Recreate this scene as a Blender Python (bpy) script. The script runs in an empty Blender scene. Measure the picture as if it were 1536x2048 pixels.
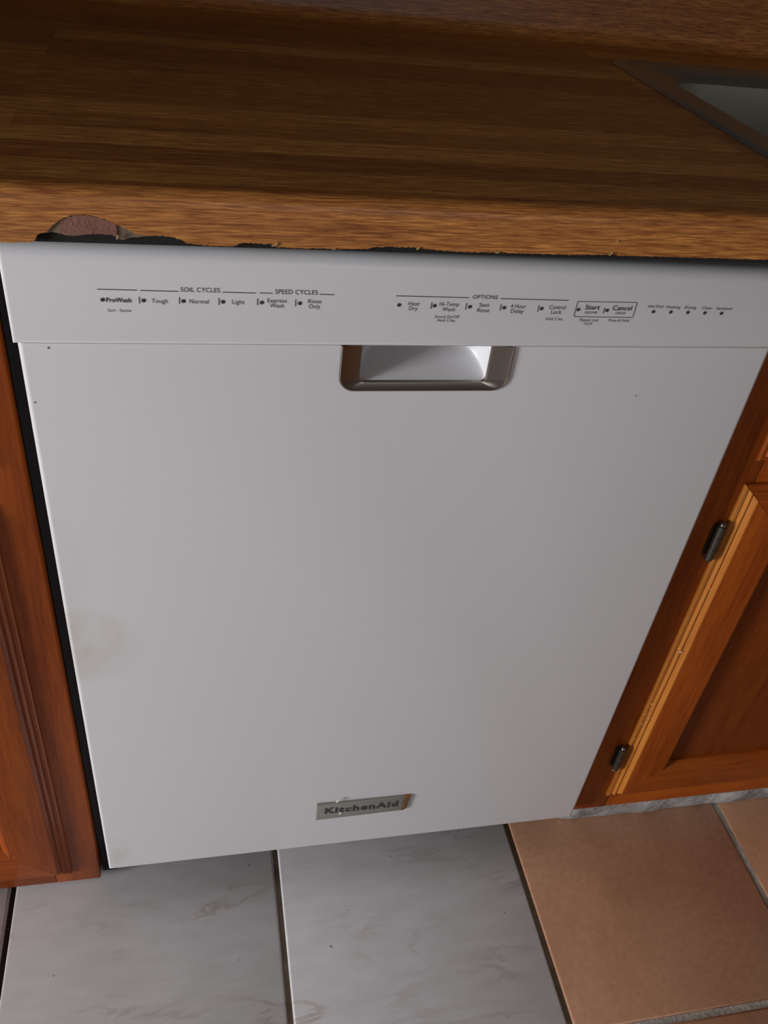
import bpy, bmesh, math, random
from mathutils import Vector, Matrix

random.seed(7)
scene = bpy.context.scene
COL = scene.collection

# ------------------------------------------------------------------ camera
# image frame 1536 x 2048; focal length in pixels
F_PX = 1730.12
cam_data = bpy.data.cameras.new('camera')
cam_data.sensor_fit = 'VERTICAL'
cam_data.sensor_height = 24.0
cam_data.lens = F_PX * 24.0 / 2048.0
cam_data.clip_start = 0.01
cam = bpy.data.objects.new('camera', cam_data)
COL.objects.link(cam)
CAM = Vector((0.12266, -0.58185, 1.08020))
RIGHT = Vector((0.97775262, -0.18151818, 0.10512358))
UP = Vector((0.03271901, 0.62700083, 0.77833118))
FWD = Vector((0.20719383, 0.75757581, -0.61899080))
m = Matrix((RIGHT, UP, -FWD)).transposed().to_4x4()
m.translation = CAM
cam.matrix_world = m
scene.camera = cam

# ------------------------------------------------------------------ world, daylight, exposure
world = bpy.data.worlds.new('world')
scene.world = world
world.use_nodes = True
wb = world.node_tree.nodes['Background']
wb.inputs[0].default_value = (0.72, 0.82, 1.0, 1)
wb.inputs[1].default_value = 0.05


def area(name, loc, direction, sx, sy, power, color):
    d = bpy.data.lights.new(name, 'AREA')
    d.shape = 'RECTANGLE'
    d.size, d.size_y = sx, sy
    d.energy = power
    d.color = color
    o = bpy.data.objects.new(name, d)
    COL.objects.link(o)
    o.location = loc
    o.rotation_euler = Vector(direction).to_track_quat('-Z', 'Z').to_euler()
    return o


# daylight falling through the glazed garden door in the left wall
DOOR_Y0, DOOR_Y1, DOOR_Z1 = -2.25, -1.00, 1.75
area('garden_door_daylight', (-4.62, (DOOR_Y0 + DOOR_Y1) / 2, DOOR_Z1 / 2 + 0.02), (1, 0, 0),
     DOOR_Z1 - 0.1, DOOR_Y1 - DOOR_Y0 - 0.1, 330, (0.94, 0.965, 1.0))
# fill light added behind the camera, set up like window daylight
area('rear_fill_light', (1.0, -4.22, 1.35), (0, 1, 0), 1.3, 1.1, 15.0, (0.86, 0.93, 1.0))

vs = scene.view_settings
vs.view_transform = 'Standard'
vs.look = 'None'
vs.gamma = 1.0
vs.exposure = -0.12
vs.use_curve_mapping = False
scene.cycles.max_bounces = 7
scene.cycles.diffuse_bounces = 4
scene.cycles.glossy_bounces = 3
scene.cycles.caustics_reflective = False
scene.cycles.caustics_refractive = False


# ------------------------------------------------------------------ helpers
def ray(u, v):
    c = RIGHT * ((u - 768) / F_PX) - UP * ((v - 1024) / F_PX) + FWD
    return c


def on_y(u, v, y):
    d = ray(u, v)
    return CAM + d * ((y - CAM.y) / d.y)


def empty(name, loc=(0, 0, 0), parent=None):
    o = bpy.data.objects.new(name, None)
    COL.objects.link(o)
    o.location = loc
    o.empty_display_size = 0.05
    if parent:
        o.parent = parent
    return o


def smooth(me, angle=35):
    for p in me.polygons:
        p.use_smooth = True
    me.set_sharp_from_angle(angle=math.radians(angle))


def mk(name, verts, faces, mat, parent=None, shade=None):
    me = bpy.data.meshes.new(name)
    me.from_pydata([tuple(v) for v in verts], [], faces)
    me.validate()
    bm = bmesh.new()
    bm.from_mesh(me)
    bmesh.ops.recalc_face_normals(bm, faces=bm.faces)
    bm.to_mesh(me)
    bm.free()
    return link(name, me, mat, parent, shade)


def link(name, me, mat, parent=None, shade=None):
    if mat:
        me.materials.append(mat)
    if shade:
        smooth(me, shade)
    o = bpy.data.objects.new(name, me)
    COL.objects.link(o)
    if parent:
        o.parent = parent
    return o


def bm_obj(name, bm, mat, parent=None, shade=None):
    bmesh.ops.recalc_face_normals(bm, faces=bm.faces)
    me = bpy.data.meshes.new(name)
    bm.to_mesh(me)
    bm.free()
    return link(name, me, mat, parent, shade)


def box_bm(x0, y0, z0, x1, y1, z1, bm=None):
    bm = bm or bmesh.new()
    v = [bm.verts.new(p) for p in ((x0, y0, z0), (x1, y0, z0), (x1, y1, z0), (x0, y1, z0),
                                   (x0, y0, z1), (x1, y0, z1), (x1, y1, z1), (x0, y1, z1))]
    for f in ((3, 2, 1, 0), (4, 5, 6, 7), (0, 1, 5, 4), (1, 2, 6, 5), (2, 3, 7, 6), (3, 0, 4, 7)):
        bm.faces.new([v[i] for i in f])
    return bm


def box(name, x0, y0, z0, x1, y1, z1, mat, parent=None, bevel=0.0, seg=2):
    bm = box_bm(x0, y0, z0, x1, y1, z1)
    if bevel:
        bmesh.ops.bevel(bm, geom=list(bm.edges), offset=bevel, segments=seg, affect='EDGES', profile=0.5)
    return bm_obj(name, bm, mat, parent, 40 if bevel else None)


def tag(o, label, cat, group=None):
    o['label'] = label
    o['category'] = cat
    if group:
        o['group'] = group
    return o


def struct(o, label=None):
    o['kind'] = 'structure'
    if label:
        o['label'] = label
    return o


# ------------------------------------------------------------------ materials
class NT:
    def __init__(self, name):
        self.mat = bpy.data.materials.new(name)
        self.mat.use_nodes = True
        self.t = self.mat.node_tree
        self.bsdf = self.t.nodes['Principled BSDF']

    def n(self, kind, **kw):
        nd = self.t.nodes.new(kind)
        for k, v in kw.items():
            if k == 'inp':
                for i, val in v.items():
                    if hasattr(val, 'is_linked') or val.__class__.__name__.startswith('NodeSocket'):
                        self.t.links.new(val, nd.inputs[i])
                    else:
                        nd.inputs[i].default_value = val
            else:
                setattr(nd, k, v)
        return nd

    def set(self, **kw):
        names = {'color': 'Base Color', 'rough': 'Roughness', 'metal': 'Metallic', 'coat': 'Coat Weight',
                 'coat_rough': 'Coat Roughness', 'spec': 'Specular IOR Level', 'normal': 'Normal'}
        for k, v in kw.items():
            s = self.bsdf.inputs[names[k]]
            if v.__class__.__name__.startswith('NodeSocket'):
                self.t.links.new(v, s)
            else:
                s.default_value = v
        return self.mat

    def coords(self, kind='Object', scale=(1, 1, 1), loc=(0, 0, 0), rot=(0, 0, 0)):
        tc = self.n('ShaderNodeTexCoord')
        mp = self.n('ShaderNodeMapping', inp={0: tc.outputs[kind], 1: loc, 2: rot, 3: scale})
        return mp.outputs[0]

    def noise(self, vec, scale, detail=4, rough=0.55, dist=0.0):
        nd = self.n('ShaderNodeTexNoise', inp={'Vector': vec, 'Scale': scale, 'Detail': detail,
                                               'Roughness': rough, 'Distortion': dist})
        return nd.outputs['Fac']

    def ramp(self, fac, stops):
        nd = self.n('ShaderNodeValToRGB', inp={0: fac})
        cr = nd.color_ramp
        while len(cr.elements) < len(stops):
            cr.elements.new(0.5)
        for e, (p, c) in zip(cr.elements, stops):
            e.position = p
            e.color = (c[0], c[1], c[2], 1) if not isinstance(c, (int, float)) else (c, c, c, 1)
        return nd.outputs[0]

    def mix(self, fac, a, b, mode='MIX'):
        nd = self.n('ShaderNodeMix', data_type='RGBA', blend_type=mode)
        for i, v in ((0, fac), (6, a), (7, b)):
            if v.__class__.__name__.startswith('NodeSocket'):
                self.t.links.new(v, nd.inputs[i])
            else:
                if i and len(v) == 3:
                    v = (*v, 1)
                nd.inputs[i].default_value = v
        return nd.outputs[2]

    def math(self, op, a, b=0.0, clamp=False):
        nd = self.n('ShaderNodeMath', operation=op, use_clamp=clamp)
        for i, v in ((0, a), (1, b)):
            if v.__class__.__name__.startswith('NodeSocket'):
                self.t.links.new(v, nd.inputs[i])
            else:
                nd.inputs[i].default_value = v
        return nd.outputs[0]

    def bump(self, h, strength=0.2, dist=0.001):
        return self.n('ShaderNodeBump', inp={'Strength': strength, 'Distance': dist, 'Height': h}).outputs[0]


def plain(name, color, rough=0.5, metal=0.0, **kw):
    return NT(name).set(color=(*color, 1), rough=rough, metal=metal, **kw)


def cabinet_wood(name, axis, tone=1.0, lit_edge=False):
    """honey-stained varnished wood; axis = grain direction"""
    t = NT(name)
    s = {'z': (1, 1, 0.07), 'x': (0.07, 1, 1)}[axis]
    v = t.coords('Object', s)
    a = t.noise(v, 60, 5, 0.6, 0.6)
    b = t.noise(v, 420, 3, 0.6)
    broad = t.noise(t.coords('Object', (1, 1, 0.35) if axis == 'z' else (0.35, 1, 1)), 9, 2)
    col = t.ramp(a, [(0.28, (0.30, 0.066, 0.009)), (0.5, (0.50, 0.135, 0.014)), (0.75, (0.62, 0.20, 0.022))])
    col = t.mix(0.35, col, t.ramp(b, [(0.35, (0.26, 0.052, 0.008)), (0.6, (0.58, 0.17, 0.018))]))
    col = t.mix(0.5, col, t.ramp(broad, [(0.3, (0.62, 0.55, 0.5)), (0.7, (1.0, 1.0, 1.0))]), 'MULTIPLY')
    col = t.mix(1.0, col, (0.66 * tone, 0.50 * tone, 0.42 * tone), 'MULTIPLY')
    if lit_edge:
        col = t.mix(t.ramp(a, [(0.3, 0.25), (0.7, 0.8)]), col, (0.47, 0.185, 0.030))  # paler mix paints the light caught by the routed lip
    return t.set(color=col, rough=0.40, spec=0.28, coat=0.08, coat_rough=0.12, normal=t.bump(a, 0.10, 0.0006))


def laminate():
    """butcher-block printed laminate, uses UV in metres (u along the counter, v across)"""
    t = NT('butcher_block_laminate')
    uv = t.coords('UV')
    warp = t.noise(t.coords('UV', (1.2, 14, 1)), 3, 2)
    br = t.n('ShaderNodeTexBrick', offset=0.37, offset_frequency=2, squash=1.0,
             inp={'Vector': uv, 'Color1': (0, 0, 0, 1), 'Color2': (1, 1, 1, 1), 'Mortar': (0.5, 0.5, 0.5, 1),
                  'Scale': 1.0, 'Mortar Size': 0.0, 'Bias': 0.0, 'Brick Width': 0.95, 'Row Height': 0.036})
    g1 = t.noise(t.coords('UV', (7, 190, 1)), 1.0, 5, 0.62, 0.4)
    g2 = t.noise(t.coords('UV', (42, 760, 1)), 1.0, 4, 0.65, 0.3)
    base = t.ramp(br.outputs[0], [(0.0, (0.34, 0.128, 0.034)), (0.5, (0.43, 0.178, 0.048)), (1.0, (0.58, 0.275, 0.084))])
    grain = t.ramp(g1, [(0.3, (0.55, 0.42, 0.33)), (0.5, (0.95, 0.92, 0.85)), (0.72, (1.35, 1.38, 1.25))])
    col = t.mix(0.75, base, grain, 'MULTIPLY')
    fine = t.ramp(g2, [(0.36, (0.55, 0.38, 0.28)), (0.50, (1, 0.97, 0.9)), (0.66, (1.6, 1.75, 1.6))])
    col = t.mix(0.9, col, fine, 'MULTIPLY')
    dark = t.ramp(warp, [(0.62, 0.0), (0.74, 1.0)])
    col = t.mix(t.math('MULTIPLY', dark, 0.45), col, (0.07, 0.03, 0.012))
    return t.set(color=col, rough=0.42, normal=t.bump(g1, 0.05, 0.0004))


def dishwasher_white():
    t = NT('white_enamel')
    v = t.coords('Object')
    sep = t.n('ShaderNodeSeparateXYZ', inp={0: v})
    x, z = sep.outputs[0], sep.outputs[2]
    # tea-coloured stain spreading from the left edge, with a shape of its own
    cloud = t.noise(v, 14, 4, 0.6, 0.5)

    def blob(cx, cz, rx, rz):
        dx = t.math('DIVIDE', t.math('SUBTRACT', x, cx), rx)
        dz = t.math('DIVIDE', t.math('SUBTRACT', z, cz), rz)
        r2 = t.math('ADD', t.math('MULTIPLY', dx, dx), t.math('MULTIPLY', dz, dz))
        return t.math('SUBTRACT', 1.0, r2, clamp=True)
    st = t.math('ADD', blob(0.0, 0.455, 0.07, 0.055), t.math('MULTIPLY', blob(0.0, 0.55, 0.03, 0.07), 0.4), clamp=True)
    st = t.math('MULTIPLY', st, t.ramp(cloud, [(0.35, 0.15), (0.7, 0.75)]))
    st = t.math('MAXIMUM', st, t.math('MULTIPLY', blob(0.012, 0.098, 0.02, 0.035), t.ramp(cloud, [(0.4, 0.0), (0.7, 0.5)])))
    col = t.mix(t.math('MULTIPLY', st, 0.95), (0.66, 0.638, 0.645), (0.42, 0.35, 0.21))
    # a chip at the left edge and a few specks
    for cx, cz, r in ((0.0058, 0.7205, 0.0012), (0.489, 0.7235, 0.0010), (0.021, 0.7656, 0.0014)):
        col = t.mix(blob(cx, cz, r, r * 0.9), col, (0.03, 0.03, 0.03))
    orange = t.noise(v, 900, 2)
    return t.set(color=col, rough=0.30, spec=0.35, normal=t.bump(orange, 0.03, 0.0003))


def marble_tile():
    t = NT('marble_look_glaze')
    tc = t.n('ShaderNodeNewGeometry')
    v = t.n('ShaderNodeMapping', inp={0: tc.outputs['Position'], 2: (0, 0, -0.75), 3: (2.2, 7.0, 1)}).outputs[0]
    n1 = t.noise(v, 3.2, 5, 0.55, 0.7)
    n2 = t.noise(v, 2.3, 3, 0.5, 0.8)
    vein = t.ramp(n1, [(0.47, 0.0), (0.50, 1.0), (0.55, 0.0)])
    vein = t.math('MULTIPLY', vein, t.ramp(n2, [(0.50, 0.0), (0.66, 1.0)]))
    col = t.mix(t.math('MULTIPLY', vein, 0.5), (0.69, 0.665, 0.67), (0.36, 0.28, 0.21))
    col = t.mix(0.4, col, t.ramp(t.noise(v, 9, 4), [(0.35, (0.84, 0.83, 0.82)), (0.65, (1.05, 1.05, 1.06))]), 'MULTIPLY')
    sp = t.noise(tc.outputs['Position'], 75, 1)
    col = t.mix(t.ramp(sp, [(0.765, 0.0), (0.80, 0.7)]), col, (0.12, 0.08, 0.06))
    return t.set(color=col, rough=0.30, spec=0.5)


def terracotta_tile():
    t = NT('terracotta_glaze')
    tc = t.n('ShaderNodeNewGeometry')
    p = tc.outputs['Position']
    n1 = t.noise(p, 7, 4, 0.6, 0.3)
    n2 = t.noise(p, 120, 3, 0.6)
    col = t.ramp(n1, [(0.3, (0.52, 0.262, 0.152)), (0.7, (0.64, 0.345, 0.210))])
    col = t.mix(0.35, col, t.ramp(n2, [(0.35, (0.75, 0.72, 0.7)), (0.65, (1.1, 1.1, 1.1))]), 'MULTIPLY')
    return t.set(color=col, rough=0.42, normal=t.bump(n2, 0.05, 0.0005))


def rough_mineral(name, c0, c1, scale=90, bump=0.6):
    t = NT(name)
    tc = t.n('ShaderNodeNewGeometry')
    n1 = t.noise(tc.outputs['Position'], scale, 5, 0.65)
    n2 = t.noise(tc.outputs['Position'], scale * 0.2, 3)
    col = t.mix(t.ramp(n2, [(0.35, 0.0), (0.65, 1.0)]), c0, c1)
    col = t.mix(0.5, col, t.ramp(n1, [(0.3, 0.6), (0.7, 1.15)]), 'MULTIPLY')
    return t.set(color=col, rough=0.6, normal=t.bump(n1, bump, 0.002))


def badge_metal():
    t = NT('tarnished_badge_metal')
    v = t.coords('Object')
    sep = t.n('ShaderNodeSeparateXYZ', inp={0: v})
    e = t.ramp(t.math('ADD', t.math('MULTIPLY', t.math('SUBTRACT', sep.outputs[0], 0.349), 60.0),
                      t.math('MULTIPLY', t.noise(v, 160, 4), 0.9)), [(0.55, 0.0), (1.0, 1.0)])
    col = t.mix(e, (0.36, 0.345, 0.31), (0.30, 0.15, 0.06))
    rg = t.math('ADD', t.math('MULTIPLY', e, 0.3), 0.38)
    return t.set(color=col, rough=rg, metal=0.6)


M_WOOD_Z = cabinet_wood('honey_wood_vertical_grain', 'z')
M_WOOD_X = cabinet_wood('honey_wood_horizontal_grain', 'x')
M_WOOD_PANEL = cabinet_wood('shaded_panel_veneer', 'z', 0.62)  # darker veneer, with shade of the recess put into the colour
M_EDGE_Z = cabinet_wood('lit_routed_edge_vertical', 'z', 1.0, True)  # pale routed wood, with left window light put into the colour
M_LAM = laminate()
M_WHITE = dishwasher_white()
M_POCKET = plain('white_plastic', (0.66, 0.65, 0.66), 0.22)
M_CHROME = plain('brushed_chrome', (0.33, 0.285, 0.245), 0.28, 1.0)
M_BADGE = badge_metal()
M_INK = plain('dark_grey_ink', (0.045, 0.038, 0.042), 0.5)
M_BLACK = plain('black_plastic', (0.004, 0.004, 0.0045), 0.8)
M_HINGE = plain('antique_bronze', (0.11, 0.095, 0.075), 0.34, 0.85)
M_CORE = rough_mineral('red_particle_board', (0.19, 0.070, 0.045), (0.25, 0.105, 0.07), 500, 0.4)
M_KRAFT = rough_mineral('kraft_backing', (0.15, 0.095, 0.055), (0.20, 0.135, 0.08), 400, 0.3)
M_BROKEN = plain('broken_laminate_edge', (0.40, 0.27, 0.11), 0.7)
M_STEEL = plain('stainless_steel', (0.42, 0.43, 0.42), 0.34, 1.0)
M_STEEL_SATIN = plain('satin_steel', (0.46, 0.47, 0.41), 0.5, 0.8)
M_MARBLE = marble_tile()
M_TERRA = terracotta_tile()
M_GROUT_BROWN = rough_mineral('dirty_brown_grout', (0.16, 0.12, 0.08), (0.26, 0.20, 0.14), 160, 0.7)
M_GROUT_GREY = rough_mineral('light_grey_grout', (0.42, 0.38, 0.33), (0.55, 0.50, 0.44), 160, 0.8)
M_MORTAR = rough_mineral('grey_mortar', (0.26, 0.25, 0.245), (0.50, 0.49, 0.48), 110, 0.8)
M_SLAB = rough_mineral('dark_tile_adhesive', (0.035, 0.03, 0.026), (0.05, 0.045, 0.04), 60, 0.4)
M_WALL = plain('cream_wall_paint', (0.12, 0.09, 0.065), 0.85)
M_CEIL = plain('ceiling_paint', (0.14, 0.12, 0.10), 0.9)
M_TRIM = plain('white_trim_paint', (0.7, 0.7, 0.68), 0.5)
M_CARCASS = plain('brown_carcass_board', (0.09, 0.04, 0.018), 0.7)
M_UNDER = plain('shaded_counter_underside', (0.008, 0.005, 0.004), 0.95)  # near-black colour carries the shade of the gap under the counter
M_FLECK = plain('white_paint_fleck', (0.75, 0.70, 0.58), 0.5)

# ------------------------------------------------------------------ room shell
X0, X1, Y0, Y1, ZC = -4.6, 3.2, -4.2, 0.63, 2.40
FLOOR_Z = -0.008
floor = struct(box('floor', X0, Y0, -0.06, X1, Y1, FLOOR_Z, M_SLAB),
               'tiled kitchen floor, white marble-look tiles meeting terracotta tiles')
struct(box('ceiling', X0, Y0, ZC, X1, Y1, ZC + 0.06, M_CEIL))
struct(box('wall_back', X0 - 0.1, Y1, -0.06, X1 + 0.1, Y1 + 0.1, ZC + 0.06, M_WALL))
struct(box('wall_right', X1, Y0, -0.06, X1 + 0.1, Y1, ZC + 0.06, M_WALL))


def holed_wall(name, const_axis, a, b, u0, u1, w0, w1, hu0, hu1, hw0, hw1):
    """wall slab between planes a and b on const_axis with a rectangular opening"""
    bm = bmesh.new()
    for (p, q, r, s) in ((u0, hu0, w0, w1), (hu1, u1, w0, w1), (hu0, hu1, w0, hw0), (hu0, hu1, hw1, w1)):
        if q - p < 1e-4 or s - r < 1e-4:
            continue
        if const_axis == 'x':
            box_bm(a, p, r, b, q, s, bm)
        else:
            box_bm(p, a, r, q, b, s, bm)
    return struct(bm_obj(name, bm, M_WALL))


holed_wall('wall_left', 'x', X0 - 0.1, X0, Y0, Y1, -0.06, ZC + 0.06, DOOR_Y0, DOOR_Y1, 0.02, DOOR_Z1)
holed_wall('wall_front', 'y', Y0 - 0.1, Y0, X0 - 0.1, X1 + 0.1, -0.06, ZC + 0.06, 0.35, 1.65, 0.8, 1.9)


def casing(name, axis, a, u0, u1, w0, w1, t=0.06, d=0.02):
    bm = bmesh.new()
    for (p, q, r, s) in ((u0 - t, u0, w0 - t, w1 + t), (u1, u1 + t, w0 - t, w1 + t), (u0, u1, w1, w1 + t), (u0, u1, w0 - t, w0)):
        r = max(r, 0.002)
        if s - r < 0.004:
            continue
        if axis == 'x':
            box_bm(a, p, r, a + d, q, s, bm)
        else:
            box_bm(p, a, r, q, a + d, s, bm)
    return struct(bm_obj(name, bm, M_TRIM))


casing('door_1', 'x', X0, DOOR_Y0, DOOR_Y1, 0.02, DOOR_Z1)
casing('window_1', 'y', Y0, 0.35, 1.65, 0.8, 1.9)  # casing round the opening added for the rear fill light

# ------------------------------------------------------------------ floor tiles
PITCH = 0.3255
JOINT_X = [0.5300 + PITCH * k for k in range(-15, 7)]
JOINT_Y = [-0.2400 + PITCH * k for k in range(-8, 2)]
GAP = 0.0068


def tile_mesh(name, mat):
    h = (PITCH - GAP) / 2
    bm = box_bm(-h, -h, -0.0079, h, h, 0.0)
    ed = [e for e in bm.edges if all(v.co.z > -0.001 for v in e.verts)]
    bmesh.ops.bevel(bm, geom=ed, offset=0.0032, segments=3, affect='EDGES', profile=0.5)
    bmesh.ops.recalc_face_normals(bm, faces=bm.faces)
    me = bpy.data.meshes.new(name)
    bm.to_mesh(me)
    bm.free()
    me.materials.append(mat)
    smooth(me, 40)
    return me


ME_WHITE = tile_mesh('marble_tile', M_MARBLE)
ME_TERRA = tile_mesh('terracotta_tile', M_TERRA)
for jx in JOINT_X:
    for jy in JOINT_Y:
        cx, cy = jx + PITCH / 2, jy + PITCH / 2
        if cx + PITCH / 2 > X1 or cx - PITCH / 2 < X0 or cy - PITCH / 2 < Y0:
            continue
        terra = cx > 0.53
        o = bpy.data.objects.new('terracotta_tile' if terra else 'marble_tile', ME_TERRA if terra else ME_WHITE)
        COL.objects.link(o)
        o.parent = floor
        o.location = (cx, cy, random.uniform(-0.0004, 0.0004))
        o.rotation_euler = (random.uniform(-0.0008, 0.0008), random.uniform(-0.0008, 0.0008), 0)


def grout_strip(x0, y0, x1, y1, top, mat):
    """bumpy grout line lying in one joint"""
    bm = bmesh.new()
    along_y = (y1 - y0) > (x1 - x0)
    L = (y1 - y0) if along_y else (x1 - x0)
    n = max(2, int(L / 0.02))
    rows = []
    for i in range(n + 1):
        f = i / n
        row = []
        for j, s in enumerate((0.0, 0.5, 1.0)):
            z = top + random.uniform(-0.0005, 0.0005) - (0.0004 if j == 1 else 0)
            if along_y:
                row.append(bm.verts.new((x0 + (x1 - x0) * s, y0 + L * f, z)))
            else:
                row.append(bm.verts.new((x0 + L * f, y0 + (y1 - y0) * s, z)))
        rows.append(row)
    for i in range(n):
        for j in range(2):
            bm.faces.new((rows[i][j], rows[i + 1][j], rows[i + 1][j + 1], rows[i][j + 1]))
    ex = bmesh.ops.extrude_face_region(bm, geom=list(bm.faces))
    for v in [g for g in ex['geom'] if isinstance(g, bmesh.types.BMVert)]:
        v.co.z = FLOOR_Z
    return bm_obj('grout_line', bm, mat, floor, 60)


hg = GAP / 2 + 0.0004
for jx in JOINT_X:
    if -0.2 < jx < -0.05 or jx - PITCH < X0 or jx > 2.0:
        continue
    if jx > 0.6:
        mat, top = M_GROUT_GREY, -0.0010
    else:
        mat, top = M_GROUT_BROWN, -0.0030
    grout_strip(jx - hg, -2.5, jx + hg, 0.085, top, mat)
for jy in JOINT_Y:
    if jy < -2.6:
        continue
    for jx in JOINT_X:
        if jx < X0 or jx + PITCH > X1:
            continue
        grey = jx > 0.5
        grout_strip(jx + hg, jy - hg, jx + PITCH - hg, jy + hg, -0.0010 if grey else -0.0030, M_GROUT_GREY if grey else M_GROUT_BROWN)

# ------------------------------------------------------------------ dishwasher
DW_W = 0.600
Z_BOT, Z_SEAM = 0.060, 0.7692
dw = tag(empty('dishwasher', (0, 0, 0)),
         'white built-in dishwasher with printed control strip, pocket handle and stained left edge', 'dishwasher')


def arc(cx, cz, r, a0, a1, n):
    return [(cx + r * math.cos(math.radians(a0 + (a1 - a0) * i / n)), cz + r * math.sin(math.radians(a0 + (a1 - a0) * i / n)))
            for i in range(n + 1)]


def u_loop(x0, x1, z0, z1, r, n=8):
    """open U-shaped outline from top left, down, across, up to top right"""
    return ([(x0, z1)] + arc(x0 + r, z0 + r, r, 180, 270, n) + arc(x1 - r, z0 + r, r, 270, 360, n) + [(x1, z1)])


HX0, HX1, HZ0 = 0.2310, 0.3702, 0.7295
IX0, IX1, IZ0 = 0.2472, 0.3528, 0.7362

# door panel with the handle cut out of its top edge
bm = bmesh.new()
outline = [(0, Z_BOT), (0, Z_SEAM)] + u_loop(HX0 + 0.0008, HX1 - 0.0008, HZ0 + 0.0008, Z_SEAM, 0.0125) + [(DW_W, Z_SEAM), (DW_W, Z_BOT)]
vv = [bm.verts.new((x, 0, z)) for x, z in outline]
fc = bm.faces.new(vv)
ex = bmesh.ops.extrude_face_region(bm, geom=[fc])
for v in [g for g in ex['geom'] if isinstance(g, bmesh.types.BMVert)]:
    v.co.y = 0.026
bm.edges.ensure_lookup_table()


def front_edge(e, fn):
    return all(abs(v.co.y) < 1e-6 and fn(v.co) for v in e.verts)


ed = [e for e in bm.edges if front_edge(e, lambda c: c.x < 1e-6) or front_edge(e, lambda c: c.x > DW_W - 1e-6)
      or front_edge(e, lambda c: c.z < Z_BOT + 1e-6)]
bmesh.ops.bevel(bm, geom=ed, offset=0.0042, segments=5, affect='EDGES', profile=0.5)
bm_obj('door_panel', bm, M_WHITE, dw, 30)

# control strip
CX0, CX1, CZ0, CZ1, CY0, CY1 = -0.0022, 0.6022, Z_SEAM + 0.0006, 0.8430, -0.0030, 0.0420
bm = box_bm(CX0, CY0, CZ0, CX1, CY1, CZ1)
top = [e for e in bm.edges if all(v.co.y < CY0 + 1e-6 and v.co.z > CZ1 - 1e-6 for v in e.verts)]
bmesh.ops.bevel(bm, geom=top, offset=0.0110, segments=7, affect='EDGES', profile=0.5)
fr = [f for f in bm.faces if f.normal.length >= 0]
side = []
for e in bm.edges:
    xs = [v.co.x for v in e.verts]
    on_end = all(abs(x - CX0) < 1e-6 for x in xs) or all(abs(x - CX1) < 1e-6 for x in xs)
    if on_end and all(v.co.y < 0.02 for v in e.verts):
        side.append(e)
    elif all(v.co.y < CY0 + 1e-6 and v.co.z < CZ0 + 1e-6 for v in e.verts):
        side.append(e)
bmesh.ops.bevel(bm, geom=side, offset=0.0030, segments=4, affect='EDGES', profile=0.5)
for v in bm.verts:
    if v.co.z > 0.80:
        v.co.z -= 0.0050 * max(0.0, v.co.x) / 0.6
console = bm_obj('control_strip', bm, M_WHITE, dw, 30)
# tub, flanges, kick plate
box('tub', 0.004, 0.060, 0.085, 0.596, 0.50, 0.845, M_BLACK, dw)
box('side_flange', -0.0145, 0.034, 0.001, 0.003, 0.060, 0.850, M_BLACK, dw)
box('side_flange', 0.597, 0.044, 0.001, 0.606, 0.060, 0.850, M_BLACK, dw)
box('kick_plate', 0.004, 0.062, 0.0015, 0.596, 0.075, 0.080, M_BLACK, dw, 0.002)
box('inner_door', 0.004, 0.0265, 0.068, 0.596, 0.059, 0.69, M_BLACK, dw)

# handle: chrome surround and scooped pocket
handle = empty('pocket_handle', (0, 0, 0), dw)
o0 = u_loop(HX0, HX1, HZ0, Z_SEAM, 0.0130)
o1 = u_loop(HX0 + 0.0011, HX1 - 0.0011, HZ0 + 0.0011, Z_SEAM, 0.0120)
o2 = u_loop(HX0 + 0.0020, HX1 - 0.0020, HZ0 + 0.0018, Z_SEAM, 0.0112)
i0 = u_loop(IX0, IX1, IZ0, Z_SEAM, 0.0050)
i1 = u_loop(IX0 + 0.0009, IX1 - 0.0009, IZ0 + 0.0009, Z_SEAM, 0.0045)
verts, faces = [], []
loops = [(o0, 0.0008), (o0, -0.0012), (o1, -0.0019), (o2, -0.0012), (i0, 0.0012), (i1, 0.0034)]
for lp, y in loops:
    verts += [(x, y, z) for x, z in lp]
n = len(o0)
for k in range(len(loops) - 1):
    for i in range(n - 1):
        faces.append((k * n + i, k * n + i + 1, (k + 1) * n + i + 1, (k + 1) * n + i))
mk('chrome_surround', verts, faces, M_CHROME, handle, 40)

# pocket: walls along the inner opening run to the back, floor scoops up in an arc
NU, NV = 44, 30
PX0, PX1, PZ0, PZ1 = IX0 + 0.0006, IX1 - 0.0006, IZ0 + 0.0006, Z_SEAM + 0.0004
PD = 0.0330
verts, faces = [], []
for j in range(NV + 1):
    for i in range(NU + 1):
        # denser near the side walls and the lip
        a = -math.cos(math.pi * i / NU)
        f = (j / NV) ** 1.4
        x = (PX0 + PX1) / 2 + a * (PX1 - PX0) / 2
        z = PZ0 + f * (PZ1 - PZ0)
        w = min(1.0, (1 - abs(a)) / 0.58)
        bowl = math.sqrt(max(0.0, 1 - (1 - w) ** 2)) ** 0.9
        ramp_ = f / 0.60
        kk = 0.10
        hsm = max(0.0, min(1.0, 0.5 + 0.5 * (ramp_ - bowl) / kk))
        dep = ramp_ * (1 - hsm) + bowl * hsm - kk * hsm * (1 - hsm)
        y = 0.0032 + PD * max(0.0, dep)
        # round lower corners of the opening
        rr = 0.0045
        dx = min(x - PX0, PX1 - x)
        if dx < rr:
            lift = rr - math.sqrt(max(0, rr * rr - (rr - dx) ** 2))
            z = max(z, PZ0 + lift)
        verts.append((x, y, z))
for j in range(NV):
    for i in range(NU):
        a0 = j * (NU + 1) + i
        faces.append((a0, a0 + 1, a0 + NU + 2, a0 + NU + 1))
mk('pocket', verts, faces, M_POCKET, handle, 50)

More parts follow.
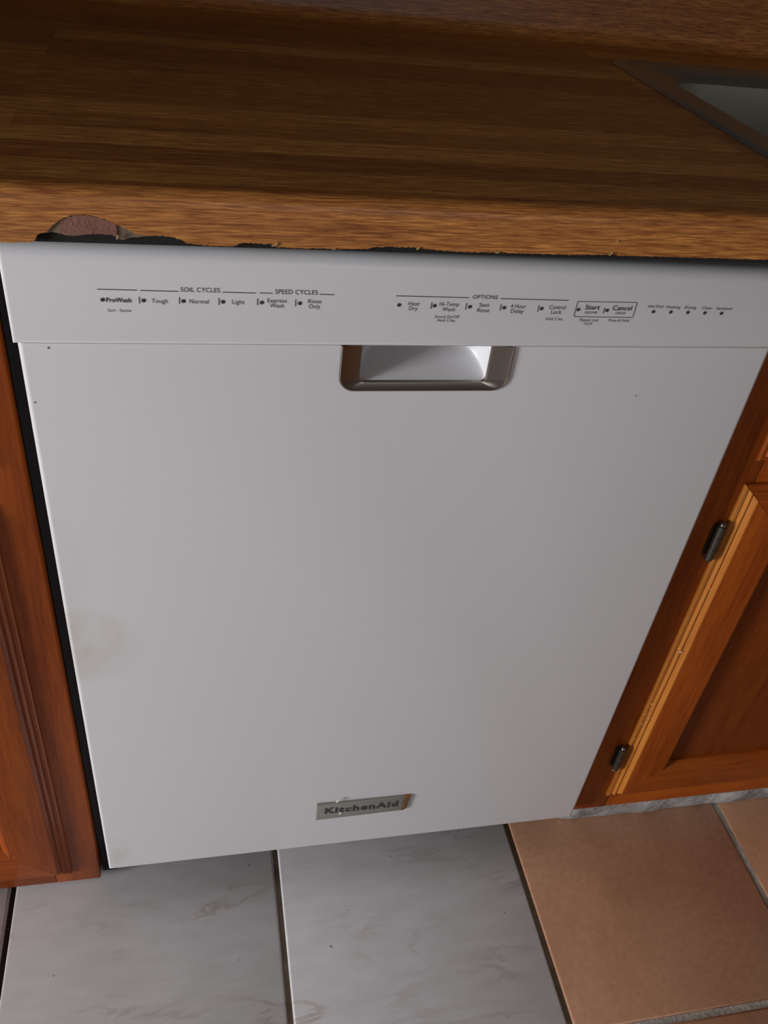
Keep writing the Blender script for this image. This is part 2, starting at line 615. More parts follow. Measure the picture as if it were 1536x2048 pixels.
# badge near the bottom edge
bw = [(0.2475, 0.1236), (0.2475, 0.1571), (0.3640, 0.1571), (0.3612, 0.1300), (0.3580, 0.1262)]
bm = bmesh.new()
vs_ = [bm.verts.new((x, -0.0030, z)) for x, z in bw]
fc = bm.faces.new(vs_)
ex = bmesh.ops.extrude_face_region(bm, geom=[fc])
for v in [g for g in ex['geom'] if isinstance(g, bmesh.types.BMVert)]:
    v.co.y = 0.0002
ed = [e for e in bm.edges if all(abs(v.co.y + 0.0030) < 1e-6 for v in e.verts)]
bmesh.ops.bevel(bm, geom=ed, offset=0.0022, segments=2, affect='EDGES', profile=0.5)
badge = bm_obj('badge', bm, M_BADGE, dw, 30)
badge['label'] = 'tarnished silver name badge with a rusty right end'


# lettering -------------------------------------------------------------
def text_mesh(body, bold=0.0, space=1.0):
    cu = bpy.data.curves.new('lettering', 'FONT')
    cu.body = body
    cu.size = 1.0
    cu.offset = bold
    cu.space_character = space
    cu.resolution_u = 3
    o = bpy.data.objects.new('lettering', cu)
    COL.objects.link(o)
    dg = bpy.context.evaluated_depsgraph_get()
    me = bpy.data.meshes.new_from_object(o.evaluated_get(dg))
    bpy.data.objects.remove(o)
    bpy.data.curves.remove(cu)
    me.name = 'lettering'
    return me


def lettering(body, ul, vl, ur, vr, cap_px, y, parent, bold=0.0, mat=None):
    """word set on the vertical plane y between two baseline points read off the photograph"""
    a, b = on_y(ul, vl, y), on_y(ur, vr, y)
    h = on_y((ul + ur) / 2, (vl + vr) / 2 - cap_px, y).z - on_y((ul + ur) / 2, (vl + vr) / 2, y).z
    me = text_mesh(body, bold, 1.18 if parent.name.startswith('badge') else 1.06)
    xs = [v.co.x for v in me.vertices]
    x0, x1 = min(xs), max(xs)
    cap = 0.729
    zc = (a.z + b.z) / 2
    for v in me.vertices:
        f = (v.co.x - x0) / (x1 - x0)
        v.co = Vector((a.x + (b.x - a.x) * f, y, zc + v.co.y / cap * h))
    o = link('lettering', me, mat or M_INK, parent)
    return o


TY = CY0 - 0.00025
WORDS = [
    ('SOIL CYCLES', 361, 583.7, 439.3, 585.0, 9.6, 0), ('SPEED CYCLES', 550, 588.0, 634.8, 589.5, 9.6, 0),
    ('ProWash', 212.3, 603.8, 262.4, 605.0, 9.0, 0.022), ('Soil - Sense', 215.5, 623.2, 261.7, 624.0, 6.2, 0),
    ('Tough', 303.2, 605.8, 334.7, 606.6, 9.0, 0), ('Normal', 378.8, 606.6, 417.1, 607.6, 9.0, 0),
    ('Light', 464, 607.8, 488.7, 608.4, 9.0, 0), ('Express', 534.5, 604.8, 572.8, 605.6, 8.6, 0),
    ('Wash', 539.5, 615.0, 567.5, 615.6, 8.6, 0), ('Rinse', 615.8, 606.4, 642, 607.0, 8.6, 0),
    ('Only', 616.9, 616.6, 639.4, 617.2, 8.6, 0), ('OPTIONS', 944.7, 597.4, 994.5, 598.6, 8.2, 0),
    ('Heat', 816.2, 611.0, 838, 611.6, 8.4, 0), ('Dry', 817.2, 620.4, 834.3, 620.8, 8.4, 0),
    ('Hi-Temp', 878.4, 611.8, 916.7, 612.8, 8.4, 0), ('Wash', 883.6, 622.2, 909, 622.8, 8.4, 0),
    ('Sound On/Off', 869, 635.8, 917.8, 636.8, 6.2, 0), ('Hold 3 Sec', 874.2, 643.2, 909.5, 644.0, 6.2, 0),
    ('Sani', 957.7, 613.6, 976.8, 614.0, 8.4, 0), ('Rinse', 953.5, 624.2, 977.4, 624.8, 8.4, 0),
    ('4 Hour', 1020.4, 616.0, 1051, 616.8, 8.4, 0), ('Delay', 1020.4, 625.8, 1045.8, 626.4, 8.4, 0),
    ('Control', 1097.6, 618.0, 1130.2, 618.8, 8.4, 0), ('Lock', 1101.2, 627.8, 1121.4, 628.2, 8.4, 0),
    ('Hold 3 Sec', 1090.8, 640.2, 1124.5, 641.0, 6.0, 0), ('Start', 1169.7, 618.6, 1198.4, 619.4, 9.6, 0.012),
    ('RESUME', 1169.3, 627.2, 1193.6, 627.8, 5.0, 0), ('Cancel', 1224.2, 620.0, 1262.3, 621.0, 9.6, 0.012),
    ('DRAIN', 1230.2, 628.4, 1249.7, 628.8, 5.0, 0), ('Repeat Last', 1158.9, 642.0, 1195.5, 643.0, 5.8, 0),
    ('Cycle', 1167.3, 649.2, 1183.5, 649.6, 5.8, 0), ('Press & Hold', 1216.7, 643.0, 1256.7, 644.0, 5.8, 0),
    ('Add Dish', 1294.8, 615.2, 1325.9, 616.0, 6.0, 0), ('Washing', 1330.7, 616.6, 1359.3, 617.4, 6.0, 0),
    ('Drying', 1368.5, 617.4, 1391, 618.0, 6.0, 0), ('Clean', 1403, 618.4, 1422, 619.0, 6.0, 0),
    ('Sanitized', 1432, 619.2, 1462.4, 620.2, 6.0, 0)]
for w in WORDS:
    lettering(w[0], w[1], w[2], w[3], w[4], w[5], TY, console, w[6])

DOTS = [(204.8, 599.6), (286.8, 601.0), (366.6, 602.3), (445.7, 603.8), (523.4, 605.2), (599.3, 606.6), (798, 610), (869, 611.6),
        (939.5, 613.6), (1008, 615.5), (1083, 617.2), (1156.5, 619.3), (1214, 620.7), (1306.6, 623.4), (1341.3, 624.2),
        (1375.5, 625), (1409.5, 626), (1442.7, 626.8)]
for i, (u, v) in enumerate(DOTS):
    c = on_y(u, v, TY)
    r = 0.00148
    pts = [(c.x, TY - 0.0003, c.z)] + [(c.x + r * math.cos(k * math.pi / 8), TY, c.z + r * math.sin(k * math.pi / 8)) for k in range(16)]
    mk('indicator_dot', pts, [(0, 1 + k, 1 + (k + 1) % 16) for k in range(16)], M_INK, console)


def printed_line(u0, v0, u1, v1, w=0.0006):
    a, b = on_y(u0, v0, TY), on_y(u1, v1, TY)
    d = (b - a).normalized()
    nrm = Vector((-d.z, 0, d.x)) * w / 2
    mk('printed_line', [a - nrm, b - nrm, b + nrm, a + nrm], [(0, 1, 2, 3)], M_INK, console)


for l in [(193.7, 578.6, 273.5, 580.4), (280.3, 580.8, 356.2, 583), (444.7, 584.4, 510.9, 586.2), (518.8, 585.8, 544.6, 586.7),
          (639.1, 588.7, 668.1, 589.6), (792.3, 591.8, 937.4, 595.5), (1000.7, 597.2, 1137.5, 601)]:
    printed_line(*l)
for u, v0, v1 in [(278.4, 593.7, 607.3), (358.6, 594.3, 608), (437.7, 596.2, 610), (515, 597.3, 611), (591, 599, 612.7),
                  (862.5, 604.8, 617.7), (932, 606.3, 619.3), (1001, 608.4, 621.4), (1076.5, 611, 623.5)]:
    a = on_y(u, (v0 + v1) / 2, TY)
    hh = abs(on_y(u, v0, TY).z - on_y(u, v1, TY).z) / 2
    mk('printed_line', [(a.x - 0.0003, TY, a.z - hh), (a.x + 0.0003, TY, a.z - hh), (a.x + 0.0003, TY, a.z + hh), (a.x - 0.0003, TY, a.z + hh)],
       [(0, 1, 2, 3)], M_INK, console)
a = on_y(1207.8, 621.2, TY)
mk('printed_line', [(a.x - 0.0003, TY, a.z - 0.0025), (a.x + 0.0003, TY, a.z - 0.0025), (a.x + 0.0003, TY, a.z + 0.0025), (a.x - 0.0003, TY, a.z + 0.0025)],
   [(0, 1, 2, 3)], M_INK, console)
# outlined key frame with rounded corners
BX0, BX1 = on_y(1151, 617, TY).x, on_y(1270, 621, TY).x
BZ1, BZ0 = on_y(1214, 603.4, TY).z, on_y(1206, 634.8, TY).z


def rrect(x0, x1, z0, z1, r, n=4):
    return arc(x0 + r, z0 + r, r, 180, 270, n) + arc(x1 - r, z0 + r, r, 270, 360, n) + arc(x1 - r, z1 - r, r, 0, 90, n) + arc(x0 + r, z1 - r, r, 90, 180, n)


A_ = rrect(BX0, BX1, BZ0, BZ1, 0.0014)
B_ = rrect(BX0 + 0.0005, BX1 - 0.0005, BZ0 + 0.0005, BZ1 - 0.0005, 0.0009)
n = len(A_)
mk('key_outline', [(x, TY, z) for x, z in A_] + [(x, TY, z) for x, z in B_],
   [(i, (i + 1) % n, n + (i + 1) % n, n + i) for i in range(n)], M_INK, console)

lettering('KitchenAid', 649.0, 1627.5, 795.5, 1612.0, 10.5, -0.00325, badge, 0.045)
for u, v, L, w, rot in [(676, 1602, 0.0062, 0.0020, 1.05), (681, 1627, 0.0045, 0.0007, 0.95), (631, 1610, 0.002, 0.0012, 0.3)]:
    p = on_y(u, v, -0.0034)
    bm = box_bm(-L / 2, -0.0004, -w / 2, L / 2, 0.0004, w / 2)
    bmesh.ops.rotate(bm, verts=bm.verts, matrix=Matrix.Rotation(-rot, 3, 'Y'))
    bmesh.ops.translate(bm, verts=bm.verts, vec=p)
    bm_obj('glue_shard', bm, M_FLECK, badge)


# ------------------------------------------------------------------ countertop
ZT = 0.8885          # top surface
YF = -0.025          # front face
YB = 0.575           # start of the coved backsplash
CTX0, CTX1 = -0.975, 1.75
ct = tag(empty('countertop', (0.3, 0.2, ZT)),
         'butcher-block patterned laminate countertop with chipped lower front edge above dishwasher', 'countertop')
EDGE_PX = [(0, 484), (20, 486), (50, 485), (71, 482), (73, 470), (80, 467), (100, 466), (120, 470), (140, 474), (160, 473), (180, 470),
           (200, 470), (225, 472), (232, 476), (238, 480), (246, 481), (260, 479), (275, 476), (300, 474), (330, 474), (352, 477),
           (362, 480), (372, 486), (390, 489), (420, 493), (468, 493), (480, 488), (500, 486), (530, 489), (546, 488), (553, 495),
           (600, 497), (640, 497), (680, 499), (735, 498), (750, 495), (780, 494), (830, 495), (842, 498), (880, 501), (935, 505),
           (990, 505), (1060, 508), (1150, 510), (1215, 510), (1225, 508), (1235, 512), (1300, 513), (1400, 516), (1536, 520)]
ARCH_PX = [(73, 478), (92, 470), (96, 461), (105, 451), (125, 437), (145, 431), (160, 429), (180, 431), (200, 436), (220, 444), (240, 452),
           (262, 463), (280, 470), (300, 471), (330, 472), (352, 475)]


def curve_from_px(px, y):
    pts = [on_y(u, v, y) for u, v in px]
    pts = sorted((p.x, p.z) for p in pts)

    def f(x):
        if x <= pts[0][0]:
            return pts[0][1]
        if x >= pts[-1][0]:
            return pts[-1][1]
        for (xa, za), (xb, zb) in zip(pts, pts[1:]):
            if xa <= x <= xb:
                return za + (zb - za) * (x - xa) / max(1e-9, xb - xa)
    return f, pts[0][0], pts[-1][0]


f_edge, ex0, ex1 = curve_from_px(EDGE_PX, YF)
f_arch, ax0, ax1 = curve_from_px(ARCH_PX, YF)
rnd = random.Random(3)


def edge_z(x):
    z = f_edge(x)
    if x < ex0 or x > ex1:
        z += 0.0008 * math.sin(x * 37) + 0.0005 * math.sin(x * 111 + 1)
    return z


xs = [CTX0 + 0.02 * i for i in range(int((-0.02 - CTX0) / 0.02))]
x = -0.02
while x < 0.70:
    xs.append(x)
    x += 0.0011
SX0, SX1, SY0, SY1 = 0.628, 1.200, 0.080, 0.455    # cut-out for the sink
xs += [0.71 + 0.02 * i for i in range(int((CTX1 - 0.71) / 0.02) + 1)]
xs = sorted(xs + [SX0, SX1])

# profile above the jagged row: (y, z)
prof = [(YF, 0.8745), (YF, 0.8790)]
R_ = 0.0095
prof += [(YF + R_ - R_ * math.cos(t), ZT - R_ + R_ * math.sin(t)) for t in [math.pi / 2 * k / 7 for k in range(1, 8)]]
prof += [(0.02, ZT), (SY0, ZT), (0.25, ZT), (SY1, ZT), (0.50, ZT), (YB, ZT)]
RC = 0.018
prof += [(YB + RC * math.sin(t), ZT + RC - RC * math.cos(t)) for t in [math.pi / 2 * k / 6 for k in range(1, 7)]]
ybs = YB + RC
prof += [(ybs, 0.985), (ybs + 0.003, 0.990), (ybs + 0.008, 0.992), (Y1 - 0.001, 0.992)]
arcl = [0.0]
for (ya, za), (yb, zb) in zip(prof, prof[1:]):
    arcl.append(arcl[-1] + math.hypot(yb - ya, zb - za))
V_OFF = 0.046

bm = bmesh.new()
uvl = bm.loops.layers.uv.new('UVMap')
grid, info = [], {}
for x in xs:
    ze = edge_z(x)
    if ax0 <= x <= ax1:
        ze = max(ze, f_arch(x))
    ze += rnd.uniform(-0.00035, 0.00035)
    colv = []
    v = bm.verts.new((x, YF + 0.0003, min(ze, 0.8735)))
    info[v] = (x, V_OFF - (0.8745 - ze))
    colv.append(v)
    for (y, z), a in zip(prof, arcl):
        v = bm.verts.new((x, y, z))
        info[v] = (x, V_OFF + a)
        colv.append(v)
    grid.append(colv)
for i in range(len(xs) - 1):
    for j in range(len(grid[0]) - 1):
        vs4 = (grid[i][j], grid[i + 1][j], grid[i + 1][j + 1], grid[i][j + 1])
        cx = (xs[i] + xs[i + 1]) / 2
        cy = (vs4[0].co.y + vs4[2].co.y) / 2
        zmid = (vs4[0].co.z + vs4[2].co.z) / 2
        if SX0 < cx < SX1 and SY0 < cy < SY1 and abs(zmid - ZT) < 1e-4:
            continue
        f = bm.faces.new(vs4)
        for lp in f.loops:
            lp[uvl].uv = info[lp.vert]
me = bpy.data.meshes.new('laminate_sheet')
bmesh.ops.recalc_face_normals(bm, faces=bm.faces)
bm.to_mesh(me)
bm.free()
lam = link('laminate_sheet', me, M_LAM, None, 40)
me.materials.append(M_BROKEN)
lam.parent = ct
lam.matrix_parent_inverse = Matrix.Translation(-ct.location)
# make sure normals look up / out, then give the sheet its thickness
if sum(p.normal.z * p.area for p in me.polygons) < 0:
    me.flip_normals()
so = lam.modifiers.new('thickness', 'SOLIDIFY')
so.thickness = 0.0011
so.offset = -1
so.use_rim = True
so.material_offset_rim = 1
es = lam.modifiers.new('crisp_edges', 'EDGE_SPLIT')
es.split_angle = math.radians(40)


def ct_part(o):
    o.parent = ct
    o.matrix_parent_inverse = Matrix.Translation(-ct.location)
    return o


# kraft backing layer and exposed red core where the laminate has broken away
def strip_part(name, x0, x1, ylow, zlow, ztop, y, thick, mat, step=0.0012):
    n = max(2, int((x1 - x0) / step))
    verts, faces = [], []
    for i in range(n + 1):
        x = x0 + (x1 - x0) * i / n
        zb = zlow(x)
        verts += [(x, y, zb), (x, y, ztop(x)), (x, y + thick, zb), (x, y + thick, ztop(x))]
    for i in range(n):
        a, b = 4 * i, 4 * i + 4
        faces += [(a, b, b + 1, a + 1), (a + 2, a + 3, b + 3, b + 2), (a, a + 2, b + 2, b), (a + 1, b + 1, b + 3, a + 3)]
    faces += [(0, 1, 3, 2), (4 * n, 4 * n + 2, 4 * n + 3, 4 * n + 1)]
    return ct_part(mk(name, verts, faces, mat))


strip_part('kraft_backing', 0.024, 0.125, 0, lambda x: max(0.8555, f_edge(x)) + rnd.uniform(-0.0004, 0.0004), lambda x: 0.8775, YF + 0.0016, 0.0012, M_KRAFT)
xa, xb = on_y(121, 460, YF).x, on_y(233, 460, YF).x
strip_part('exposed_core', xa, xb, 0, lambda x: f_edge(x) + 0.0004, lambda x: max(f_edge(x) + 0.001, f_arch(x) - 0.0006), YF + 0.0009, 0.0006, M_CORE)
# board core with the sink opening, thick build-up strip along the front
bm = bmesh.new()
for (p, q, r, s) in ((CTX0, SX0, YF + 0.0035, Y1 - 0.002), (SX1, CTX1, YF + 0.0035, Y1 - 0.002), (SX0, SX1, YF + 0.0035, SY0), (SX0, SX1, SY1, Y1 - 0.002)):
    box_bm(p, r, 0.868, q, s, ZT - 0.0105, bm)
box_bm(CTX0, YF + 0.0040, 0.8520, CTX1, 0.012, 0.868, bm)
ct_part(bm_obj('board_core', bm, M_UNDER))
# a few pale splinters hanging on the broken edge
for u, v, L, r in [(235, 474, 0.0032, 1.2), (552, 489, 0.003, 0.9), (546, 491, 0.002, 0.3), (836, 497, 0.0025, 0.7), (1222, 508, 0.003, 0.6),
                   (1235, 483, 0.0016, 0.4), (668, 498, 0.002, 0.2), (60, 484, 0.002, 0.1), (995, 505, 0.0026, 0.2)]:
    p = on_y(u, v, YF - 0.0004)
    bm = box_bm(-L / 2, -0.0004, -0.0004, L / 2, 0.0004, 0.0004)
    bmesh.ops.rotate(bm, verts=bm.verts, matrix=Matrix.Rotation(-r, 3, 'Y'))
    bmesh.ops.translate(bm, verts=bm.verts, vec=p)
    ct_part(bm_obj('splinter', bm, M_BROKEN))

# ------------------------------------------------------------------ sink
sink = tag(empty('sink', (0.9, 0.27, ZT)), 'dark stainless steel drop-in sink at the right end of countertop', 'sink')
OX0, OX1, OY0, OY1 = 0.614, 1.215, 0.066, 0.486
BX_0, BX_1, BY_0, BY_1 = 0.656, 1.170, 0.105, 0.416


def rloop(x0, x1, y0, y1, r, z, n=8):
    return [(x, y, z) for x, y in rrect(x0, x1, y0, y1, r, n)]


loops = [rloop(OX0, OX1, OY0, OY1, 0.020, ZT + 0.0006), rloop(OX0 + 0.002, OX1 - 0.002, OY0 + 0.002, OY1 - 0.002, 0.019, ZT + 0.0042),
         rloop(OX0 + 0.007, OX1 - 0.007, OY0 + 0.007, OY1 - 0.007, 0.016, ZT + 0.0046),
         rloop(OX0 + 0.013, OX1 - 0.013, OY0 + 0.013, OY1 - 0.013, 0.014, ZT + 0.0024),
         rloop(BX_0 - 0.006, BX_1 + 0.006, BY_0 - 0.006, BY_1 + 0.006, 0.046, ZT + 0.0022),
         rloop(BX_0, BX_1, BY_0, BY_1, 0.042, ZT - 0.003), rloop(BX_0 + 0.003, BX_1 - 0.003, BY_0 + 0.003, BY_1 - 0.003, 0.042, ZT - 0.012),
         rloop(BX_0 + 0.012, BX_1 - 0.012, BY_0 + 0.012, BY_1 - 0.012, 0.045, ZT - 0.145),
         rloop(BX_0 + 0.022, BX_1 - 0.022, BY_0 + 0.022, BY_1 - 0.022, 0.045, ZT - 0.165),
         rloop(BX_0 + 0.05, BX_1 - 0.05, BY_0 + 0.05, BY_1 - 0.05, 0.045, ZT - 0.172)]


def loft(name, loops, mat, parent, cap=True, shade=50):
    n = len(loops[0])
    verts = [p for lp in loops for p in lp]
    faces = []
    for k in range(len(loops) - 1):
        for i in range(n):
            faces.append((k * n + i, k * n + (i + 1) % n, (k + 1) * n + (i + 1) % n, (k + 1) * n + i))
    if cap:
        faces.append(tuple((len(loops) - 1) * n + i for i in range(n)))
    return mk(name, verts, faces, mat, parent, shade)


def sink_part(o):
    o.parent = sink
    o.matrix_parent_inverse = Matrix.Translation(-sink.location)
    return o


sink_part(loft('rim', loops[:6], M_STEEL, None, False))
sink_part(loft('basin', loops[5:], M_STEEL_SATIN, None, True))
dl = [rloop(0.913 - r, 0.913 + r, 0.26 - r, 0.26 + r, r * 0.999, z, 6) for r, z in ((0.042, ZT - 0.1715), (0.040, ZT - 0.1695), (0.034, ZT - 0.1700), (0.028, ZT - 0.1715))]
sink_part(loft('drain', dl, M_STEEL, None, True))


# ------------------------------------------------------------------ cabinets
# edge profile of a lipped door: (inset from the outer edge, height proud of the face frame)
EDGE = [(0.0, 0.0), (0.0, 0.0026), (0.0014, 0.0042), (0.0040, 0.0047), (0.0048, 0.0040), (0.0056, 0.0042), (0.0078, 0.0072), (0.0088, 0.0076), (0.0098, 0.0066), (0.0106, 0.0068), (0.0138, 0.0108), (0.0146, 0.0115), (0.0158, 0.0117)]


def framed_door(name, parent, xc0, xc1, zc0, zc1, yf, width=0.058, lit_edge=False, panel=True):
    """mitred lip door: four profiled members and a recessed panel; local origin at its lower outer corner"""
    d = empty(name, (0, 0, 0), parent)
    inner = [(width + 0.003, 0.0117), (width + 0.0055, 0.0105), (width + 0.0095, 0.0060), (width + 0.0115, 0.0045), (width + 0.013, 0.0006), (width + 0.013, 0.0)]
    prof_ = EDGE + inner
    g = 0.00022

    def pt(corner, s, h):
        cx, cz = corner
        sx = 1 if cx == xc0 else -1
        sz = 1 if cz == zc0 else -1
        return Vector((cx + sx * s, yf - h, cz + sz * s))
    corners = [(xc0, zc0), (xc1, zc0), (xc1, zc1), (xc0, zc1)]
    for k in range(4):
        a, b = corners[k], corners[(k + 1) % 4]
        ax = Vector((b[0] - a[0], 0, b[1] - a[1])).normalized()
        horiz = abs(ax.x) > 0.5
        cuts = [0.0, 1.0]
        verts, faces = [], []
        np_ = len(prof_)
        for c, cor, sgn in ((0, a, 1), (1, b, -1)):
            for s, h in prof_:
                verts.append(pt(cor, s, h) + ax * g * sgn)
        for i in range(np_ - 1):
            faces.append((i, i + 1, np_ + i + 1, np_ + i))
        faces.append((np_ - 1, 0, np_, 2 * np_ - 1))
        faces.append(tuple(range(np_)))
        faces.append(tuple(range(np_, 2 * np_)))
        mo = mk('rail' if horiz else 'stile', verts, faces, M_WOOD_X if horiz else M_WOOD_Z, d, 25)
        if lit_edge and not horiz:
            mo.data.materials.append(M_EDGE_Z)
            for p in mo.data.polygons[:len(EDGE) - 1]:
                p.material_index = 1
    if panel:
        w = width + 0.0125
        box('panel', xc0 + w, yf - 0.0012, zc0 + w, xc1 - w, yf - 0.0002, zc1 - w, M_WOOD_PANEL, d)
    return d


def slab_drawer(name, parent, xc0, xc1, zc0, zc1, yf):
    """drawer front with the same profiled lip all round"""
    d = empty(name, (0, 0, 0), parent)
    loops_ = []
    for s, h in EDGE:
        loops_.append([(xc0 + s, yf - h, zc0 + s), (xc1 - s, yf - h, zc0 + s), (xc1 - s, yf - h, zc1 - s), (xc0 + s, yf - h, zc1 - s)])
    loft('drawer_front', loops_, M_WOOD_X, d, True, 25)
    return d


def lathe(name, prof_, cx, cy, cz, mat, parent, n=14):
    verts, faces = [], []
    for r, z in prof_:
        verts += [(cx + r * math.cos(2 * math.pi * k / n), cy + r * math.sin(2 * math.pi * k / n), cz + z) for k in range(n)]
    for j in range(len(prof_) - 1):
        for k in range(n):
            faces.append((j * n + k, j * n + (k + 1) % n, (j + 1) * n + (k + 1) % n, (j + 1) * n + k))
    faces.append(tuple(range(n)))
    faces.append(tuple((len(prof_) - 1) * n + k for k in range(n)))
    return mk(name, verts, faces, mat, parent, 45)


def hinge(parent, x, yf, zc, L):
    """surface hinge: barrel with ball tips, a leaf on the frame and a wrap on the door lip"""
    h = L / 2
    hg_ = empty('hinge', (0, 0, 0), parent)
    # kept as one mesh so that the cabinet stays thing > part > sub-part
    bpy.data.objects.remove(hg_)
    bm = bmesh.new()
    n = 14
    cy = yf - 0.0062
    pr = [(0.0012, -h - 0.0045), (0.0034, -h - 0.0030), (0.0040, -h - 0.001), (0.0030, -h + 0.0005), (0.0046, -h + 0.001),
          (0.0046, -h * 0.36), (0.0040, -h * 0.34), (0.0040, -h * 0.32), (0.0046, -h * 0.30), (0.0046, h * 0.30), (0.0040, h * 0.32),
          (0.0040, h * 0.34), (0.0046, h * 0.36), (0.0046, h - 0.001), (0.0030, h - 0.0005), (0.0040, h + 0.001), (0.0034, h + 0.0030), (0.0012, h + 0.0045)]
    rows = [[bm.verts.new((x + r * math.cos(2 * math.pi * k / n), cy + r * math.sin(2 * math.pi * k / n), zc + z)) for k in range(n)] for r, z in pr]
    for j in range(len(rows) - 1):
        for k in range(n):
            bm.faces.new((rows[j][k], rows[j][(k + 1) % n], rows[j + 1][(k + 1) % n], rows[j + 1][k]))
    bm.faces.new(rows[0][::-1])
    bm.faces.new(rows[-1])
    # frame leaf, slightly narrower, on the face frame, and the wrap against the door lip
    box_bm(x - 0.0065, yf - 0.0018, zc - h * 0.92, x + 0.001, yf - 0.0001, zc + h * 0.92, bm)
    box_bm(x - 0.002, yf - 0.0062, zc - h * 0.85, x + 0.0065, yf - 0.0008, zc + h * 0.85, bm)
    o = bm_obj('hinge', bm, M_HINGE, parent, 40)
    o['label'] = 'dark bronze surface hinge'
    return o


def face_board(name, x0, y0, z0, x1, y1, z1, horiz, parent):
    return box(name, x0, y0, z0, x1, y1, z1, M_WOOD_X if horiz else M_WOOD_Z, parent, 0.0012, 2)


def base_cabinet(label, xl, xr, yf, zb, zt, splits, door_z, drawer_z, name='base_cabinet', lit_edge=False, toe=True):
    c = tag(empty(name, (0, 0, 0)), label, 'cabinet')
    bm = bmesh.new()
    ya, za, zz = yf + 0.0205, max(zb, 0.001) + 0.02, zt - 0.002
    box_bm(xl + 0.002, ya, za, xl + 0.017, 0.50, zz, bm)
    box_bm(xr - 0.017, ya, za, xr - 0.002, 0.50, zz, bm)
    box_bm(xl + 0.017, ya, za, xr - 0.017, 0.49, za + 0.015, bm)
    box_bm(xl + 0.017, 0.49, za, xr - 0.017, 0.50, zz, bm)
    bm_obj('carcass', bm, M_CARCASS, c)
    if toe:
        box('toe_kick', xl + 0.002, 0.075, 0.001, xr - 0.002, 0.09, max(zb, 0.001) + 0.0195, M_CARCASS, c)
    st = 0.052
    face_board('frame_stile', xl, yf, zb, xl + st, yf + 0.02, zt, False, c)
    face_board('frame_stile', xr - st, yf, zb, xr, yf + 0.02, zt, False, c)
    for (za, zz) in ((zb, zb + 0.045), (door_z[1] - 0.010, drawer_z[0] + 0.010), (zt - 0.04, zt)):
        face_board('frame_rail', xl + st, yf + 0.0003, za, xr - st, yf + 0.02, zz, True, c)
    for (p_, q_) in zip(splits, splits[1:]):
        face_board('frame_stile', p_[1] - 0.02, yf + 0.0004, zb + 0.0452, q_[0] + 0.02, yf + 0.0195, door_z[1] - 0.0102, False, c)
        face_board('frame_stile', p_[1] - 0.02, yf + 0.0004, drawer_z[0] + 0.0102, q_[0] + 0.02, yf + 0.0195, zt - 0.0402, False, c)
    out = []
    for (a, b) in splits:
        out.append(framed_door('door', c, a, b, door_z[0], door_z[1], yf, lit_edge=lit_edge))
        slab_drawer('drawer', c, a, b, drawer_z[0], drawer_z[1], yf)
    return c, out


# left of the dishwasher
LC, ldoors = base_cabinet('honey wood base cabinet left of the dishwasher, behind a narrow black gap', -0.975, -0.0155, 0.020, 0.0085, 0.862,
                          [(-0.938, -0.500), (-0.486, -0.047)], (0.032, 0.612), (0.640, 0.830))
# unseen tall unit added on the left to shade the counter's back
TP = tag(empty('shade_cabinet', (0, 0, 0)), 'added tall honey wood cabinet out of view, shading the back of the counter', 'cabinet')
TPX0, TPX1, TPY = -1.62, -0.980, -0.150
box('carcass', TPX0 + 0.002, TPY + 0.0205, 0.04, TPX1, Y1 - 0.003, 2.10, M_CARCASS, TP)
box('toe_kick', TPX0 + 0.002, 0.0, 0.001, TPX1 - 0.002, 0.015, 0.0395, M_CARCASS, TP)
for (xa_, xb_) in ((TPX0, TPX0 + 0.05), (TPX1 - 0.05, TPX1)):
    face_board('frame_stile', xa_, TPY, 0.04, xb_, TPY + 0.02, 2.10, False, TP)
for (za_, zb_) in ((0.04, 0.085), (1.32, 1.37), (2.05, 2.10)):
    face_board('frame_rail', TPX0 + 0.05, TPY + 0.0003, za_, TPX1 - 0.05, TPY + 0.02, zb_, True, TP)
framed_door('door', TP, TPX0 + 0.04, TPX1 - 0.04, 0.07, 1.33, TPY)
framed_door('door', TP, TPX0 + 0.04, TPX1 - 0.04, 1.36, 2.06, TPY)
# right of the dishwasher, below the sink
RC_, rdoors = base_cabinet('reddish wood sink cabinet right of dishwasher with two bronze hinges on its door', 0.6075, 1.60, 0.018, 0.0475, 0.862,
                           [(0.6480, 1.095), (1.110, 1.565)], (0.0788, 0.6118), (0.6405, 0.838), lit_edge=True, toe=False)
rd = rdoors[0]
hinge(rd, 0.6400, 0.018, 0.5405, 0.044)
hinge(rd, 0.6400, 0.018, 0.1690, 0.042)
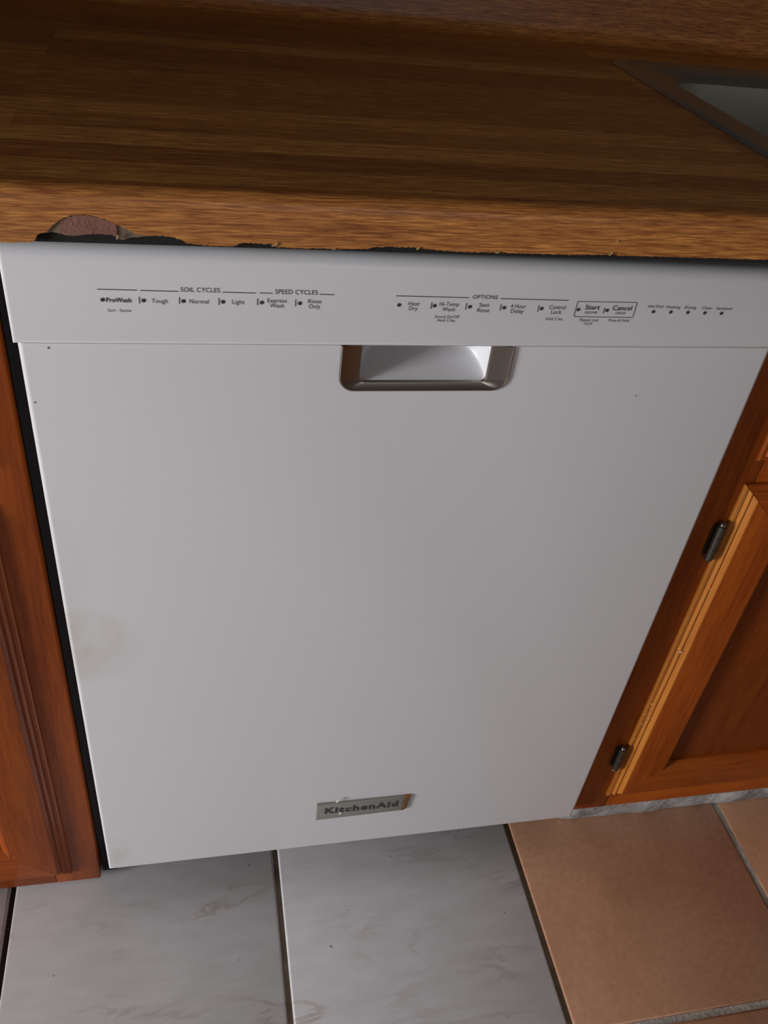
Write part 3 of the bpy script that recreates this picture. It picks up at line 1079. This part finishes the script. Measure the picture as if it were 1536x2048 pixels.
# the right-hand door hangs slightly out of true
rd.rotation_euler = (0, -0.0065, 0)
pv = Vector((0.6480, 0.018, 0.6118))
rot = Matrix.Rotation(-0.0065, 4, 'Y')
rd.location = pv - (rot @ pv)

# paint flecks stuck to the profiled edge of that door
bm = bmesh.new()
for u, v in [(1303, 1408), (1297, 1436), (1290, 1428), (1293, 1445), (1358, 1297), (1361, 1304), (1283, 1448), (1268, 1478), (1431, 1320), (1292, 1476), (1421, 1178), (1425, 1190), (1245, 1577)]:
    d = ray(u, v)
    p = CAM + d * ((0.0085 - CAM.y) / d.y)
    s = random.uniform(0.0005, 0.0011)
    bmesh.ops.create_icosphere(bm, subdivisions=1, radius=s, matrix=Matrix.Translation(p))
fl = bm_obj('paint_fleck', bm, M_FLECK, None, 60)
fl.parent = RC_
fl['kind'] = 'stuff'

# ------------------------------------------------------------------ mortar bead under the right cabinet
xs_ = [0.6045 + 0.006 * i for i in range(int((1.60 - 0.604) / 0.006))]
secs = []
rm = random.Random(11)
NM = 9
for x in xs_:
    row = []
    w0 = 0.0020 * math.sin(x * 41) + 0.0014 * math.sin(x * 97 + 2)
    for k in range(NM):
        t = k / (NM - 1)
        y = 0.0310 - 0.0115 * t - 0.0035 * math.sin(math.pi * t) + (w0 * 0.6 + rm.uniform(-0.0010, 0.0010)) * (1 if 0 < k < NM - 1 else 0.3)
        z = 0.0010 + 0.0458 * t + rm.uniform(-0.0008, 0.0003)
        y = min(0.0365, y + 0.006 * max(0.0, 1 - (x - 0.6045) / 0.016))
        row.append((x, y, z))
    row.append((x, 0.037, 0.0465))
    row.append((x, 0.037, 0.0010))
    secs.append(row)
n = NM + 2
verts = [p for r in secs for p in r]
faces = []
for i in range(len(secs) - 1):
    for k in range(n):
        faces.append((i * n + k, (i + 1) * n + k, (i + 1) * n + (k + 1) % n, i * n + (k + 1) % n))
faces += [tuple(range(n)), tuple((len(secs) - 1) * n + k for k in range(n))]
struct(mk('trim_1', verts, faces, M_MORTAR, None, 50), 'rough grey mortar bead sealing the right cabinet to the tiles')
